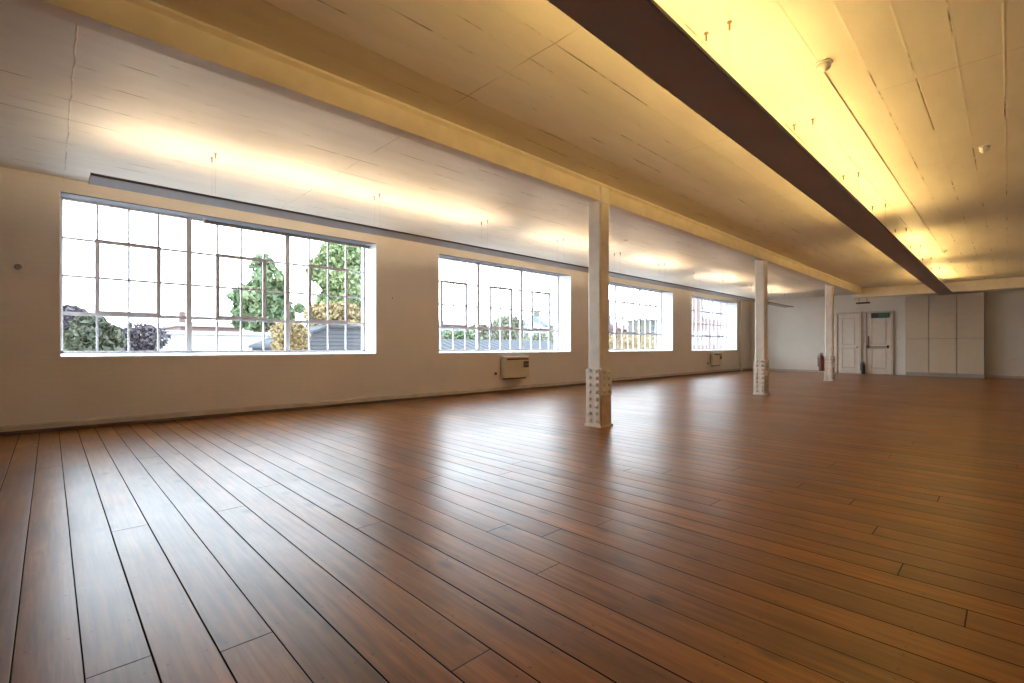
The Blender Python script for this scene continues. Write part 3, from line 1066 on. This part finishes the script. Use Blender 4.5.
tree_px('round_tree', 44, 281, 308, 304, 340, M['leaf_green'], 'small round green tree just right of the conical tree', 2, 9, 1600, 0.22)
tree_px('tall_tree', 30, 308, 374, 236, 330, M['leaf_light'], 'tallest light green tree at the right of the nearest window', 12, 13, 19000, 0.18, bark='bark_pale')
tree_px('golden_tree', 23.0, 300, 372, 303, 332, M['leaf_gold'], 'golden autumn tree above the grey shed in the nearest window', 5, 21, 5000, 0.13)
tree_px('golden_shrub', 14.2, 266, 312, 320, 352, M['leaf_gold'], 'golden shrub hanging low at the left end of the grey shed', 6, 23, 3600, 0.055, cat='shrub')
# grey shed with boarded wall and sloped roof
ys_ = 16.0
a, b_ = at_y(281, 345, ys_), at_y(392, 345, ys_)
zt = at_y(330, 327, ys_).z
sh = empty('grey_shed', ((a.x + b_.x) / 2, ys_, GZ), 'grey boarded shed with a sloping left end at the lower right of the nearest window', 'shed')
h = (b_.x - a.x) / 2
xs_ = at_y(327, 345, ys_).x - (a.x + b_.x) / 2
zl = at_y(281, 347, ys_).z - GZ
MB().prism([(-h, 0), (h, 0), (h, zt - GZ), (xs_, zt - GZ), (-h, zl)], 'y', 0, 3).build('boarded_walls', M['slate'], sh)
MB().prism([(-h - 0.1, zl - 0.03), (-h - 0.1, zl + 0.05), (xs_, zt - GZ + 0.07), (h + 0.1, zt - GZ + 0.07), (h + 0.1, zt - GZ), (xs_, zt - GZ)], 'y', -0.12, 3.1).build('roof', M['roof_grey'], sh)
xv = at_y(297, 345, ys_).x - (a.x + b_.x) / 2
MB().tube((xv, -0.15, zt - GZ - 1.1), (xv, -0.15, zt - GZ - 0.32), 0.06).build('flue', M['black'], sh)

# --- second window
a, b_ = at_y(420, 345, 20).x, at_y(572, 345, 20).x
make_house('grey_roofed_shed', a, b_, 20, 5, at_y(500, 346, 20).z - 0.4, at_y(500, 339, 20).z, M['brick_pale'], M['roof_grey'], 'long low shed with grey slate roof outside the second window', 6, 1, chimney=False)
tree_px('pale_tree', 30, 462, 500, 323, 345, M['leaf_pale'], 'pale olive tree left of centre in the second window', 3, 31, 1900, 0.17)
tree_px('pale_tree', 33, 488, 528, 315, 345, M['leaf_pale'], 'taller pale olive tree at the centre of the second window', 4, 33, 2100, 0.18)
tree_px('green_tree', 27, 436, 476, 330, 348, M['leaf_green'], 'low green tree at the left of the second window', 4, 35, 1900, 0.13)
a, b_ = at_y(436, 345, 50).x, at_y(472, 345, 50).x
make_house('distant_house', a, b_, 50, 8, at_y(455, 328, 50).z, at_y(455, 319, 50).z, M['render'], M['brick_pale'], 'distant white house with brown roof at left of the second window', 3, 1)
a, b_ = at_y(522, 345, 46).x, at_y(548, 345, 46).x
make_house('distant_house', a, b_, 46, 8, at_y(537, 329, 46).z, at_y(537, 318, 46).z, M['render'], M['blue_roof'], 'distant white house with blue-grey roof right of the pale trees', 3, 1)
a, b_ = at_y(549, 345, 58).x, at_y(585, 345, 58).x
make_house('distant_house', a, b_, 58, 8, at_y(560, 326, 58).z, at_y(560, 315, 58).z, M['beige'], M['blue_roof'], 'distant beige house at the right edge of the second window', 3, 1)
tree_px('pale_tree', 28, 526, 575, 332, 348, M['leaf_pale'], 'low pale hedge-like tree below the distant roofs in the second window', 4, 37, 2000, 0.14)

# --- third window
a, b_ = at_y(621, 345, 36).x, at_y(634, 345, 36).x
make_house('brick_house', a, b_, 36, 6, at_y(612, 329, 36).z, at_y(612, 319, 36).z, M['brick'], M['brick'], 'red brick house at the left of the third window', 3, 2)
a, b_ = at_y(650, 345, 26).x, at_y(664, 345, 26).x
make_house('beige_block', a, b_, 26, 2.6, at_y(648, 320.5, 26).z, at_y(648, 320.5, 26).z, M['beige'], M['beige'], 'plain beige flat-topped block at the right of the third window', 3, 2, chimney=False)
tree_px('golden_tree', 20, 605, 640, 333, 352, M['leaf_gold'], 'low golden tree along the bottom left of the third window', 4, 41, 1900, 0.1)
tree_px('golden_tree', 21, 634, 668, 335, 352, M['leaf_gold'], 'low golden tree along the bottom right of the third window', 4, 43, 1900, 0.1)

# --- fourth window: tall red brick building with a big pale glazed opening
ybk = 22
pa, pb = at_y(689, 345, ybk), at_y(760, 345, ybk)
bb = empty('brick_warehouse', ((pa.x + pb.x) / 2, ybk, GZ), 'tall red brick building with a large pale window filling the fourth window', 'building')
h = (pb.x - pa.x) / 2
top = at_y(710, 292, ybk).z - GZ
MB().box(-h, h, 0, 3, 0, top).build('walls', M['brick'], bb)
MB().box(-h - 0.1, h + 0.1, -0.1, 3.1, top, top + 0.2).build('coping', M['render'], bb)
q0, q1 = at_y(702, 300, ybk), at_y(719, 319, ybk)
ox = (pa.x + pb.x) / 2
z0_, z1_ = at_y(710, 319, ybk).z - GZ, at_y(710, 299.5, ybk).z - GZ
f = MB()
f.box(q0.x - ox, q0.x - ox + 0.15, -0.1, 0, z0_, z1_).box(q1.x - ox - 0.15, q1.x - ox, -0.1, 0, z0_, z1_)
f.box(q0.x - ox, q1.x - ox, -0.1, 0, z0_, z0_ + 0.15).box(q0.x - ox, q1.x - ox, -0.1, 0, z1_ - 0.15, z1_)
f.box(q0.x - ox, q1.x - ox, -0.1, 0, (z0_ + z1_) / 2 - 0.06, (z0_ + z1_) / 2 + 0.06)
f = f.build('window', M['render'], bb)
MB().box(q0.x - ox + .15, q1.x - ox - .15, -0.04, -0.001, z0_ + .15, z1_ - .15).build('pane', M['pane'], f)
for k, px in enumerate((696, 704.5, 713, 722)):
    c_ = at_y(px, 345, ybk).x - ox
    zt_ = at_y(px, 331, ybk).z - GZ
    f = MB()
    f.box(c_ - 0.6, c_ - 0.5, -0.08, 0, zt_ - 1.4, zt_).box(c_ + 0.5, c_ + 0.6, -0.08, 0, zt_ - 1.4, zt_)
    f.box(c_ - 0.5, c_ + 0.5, -0.08, 0, zt_ - 0.1, zt_).box(c_ - 0.5, c_ + 0.5, -0.08, 0, zt_ - 1.4, zt_ - 1.3)
    f = f.build('window', M['render'], bb)
    MB().box(c_ - 0.5, c_ + 0.5, -0.03, -0.001, zt_ - 1.3, zt_ - 0.1).build('pane', M['pane'], f)
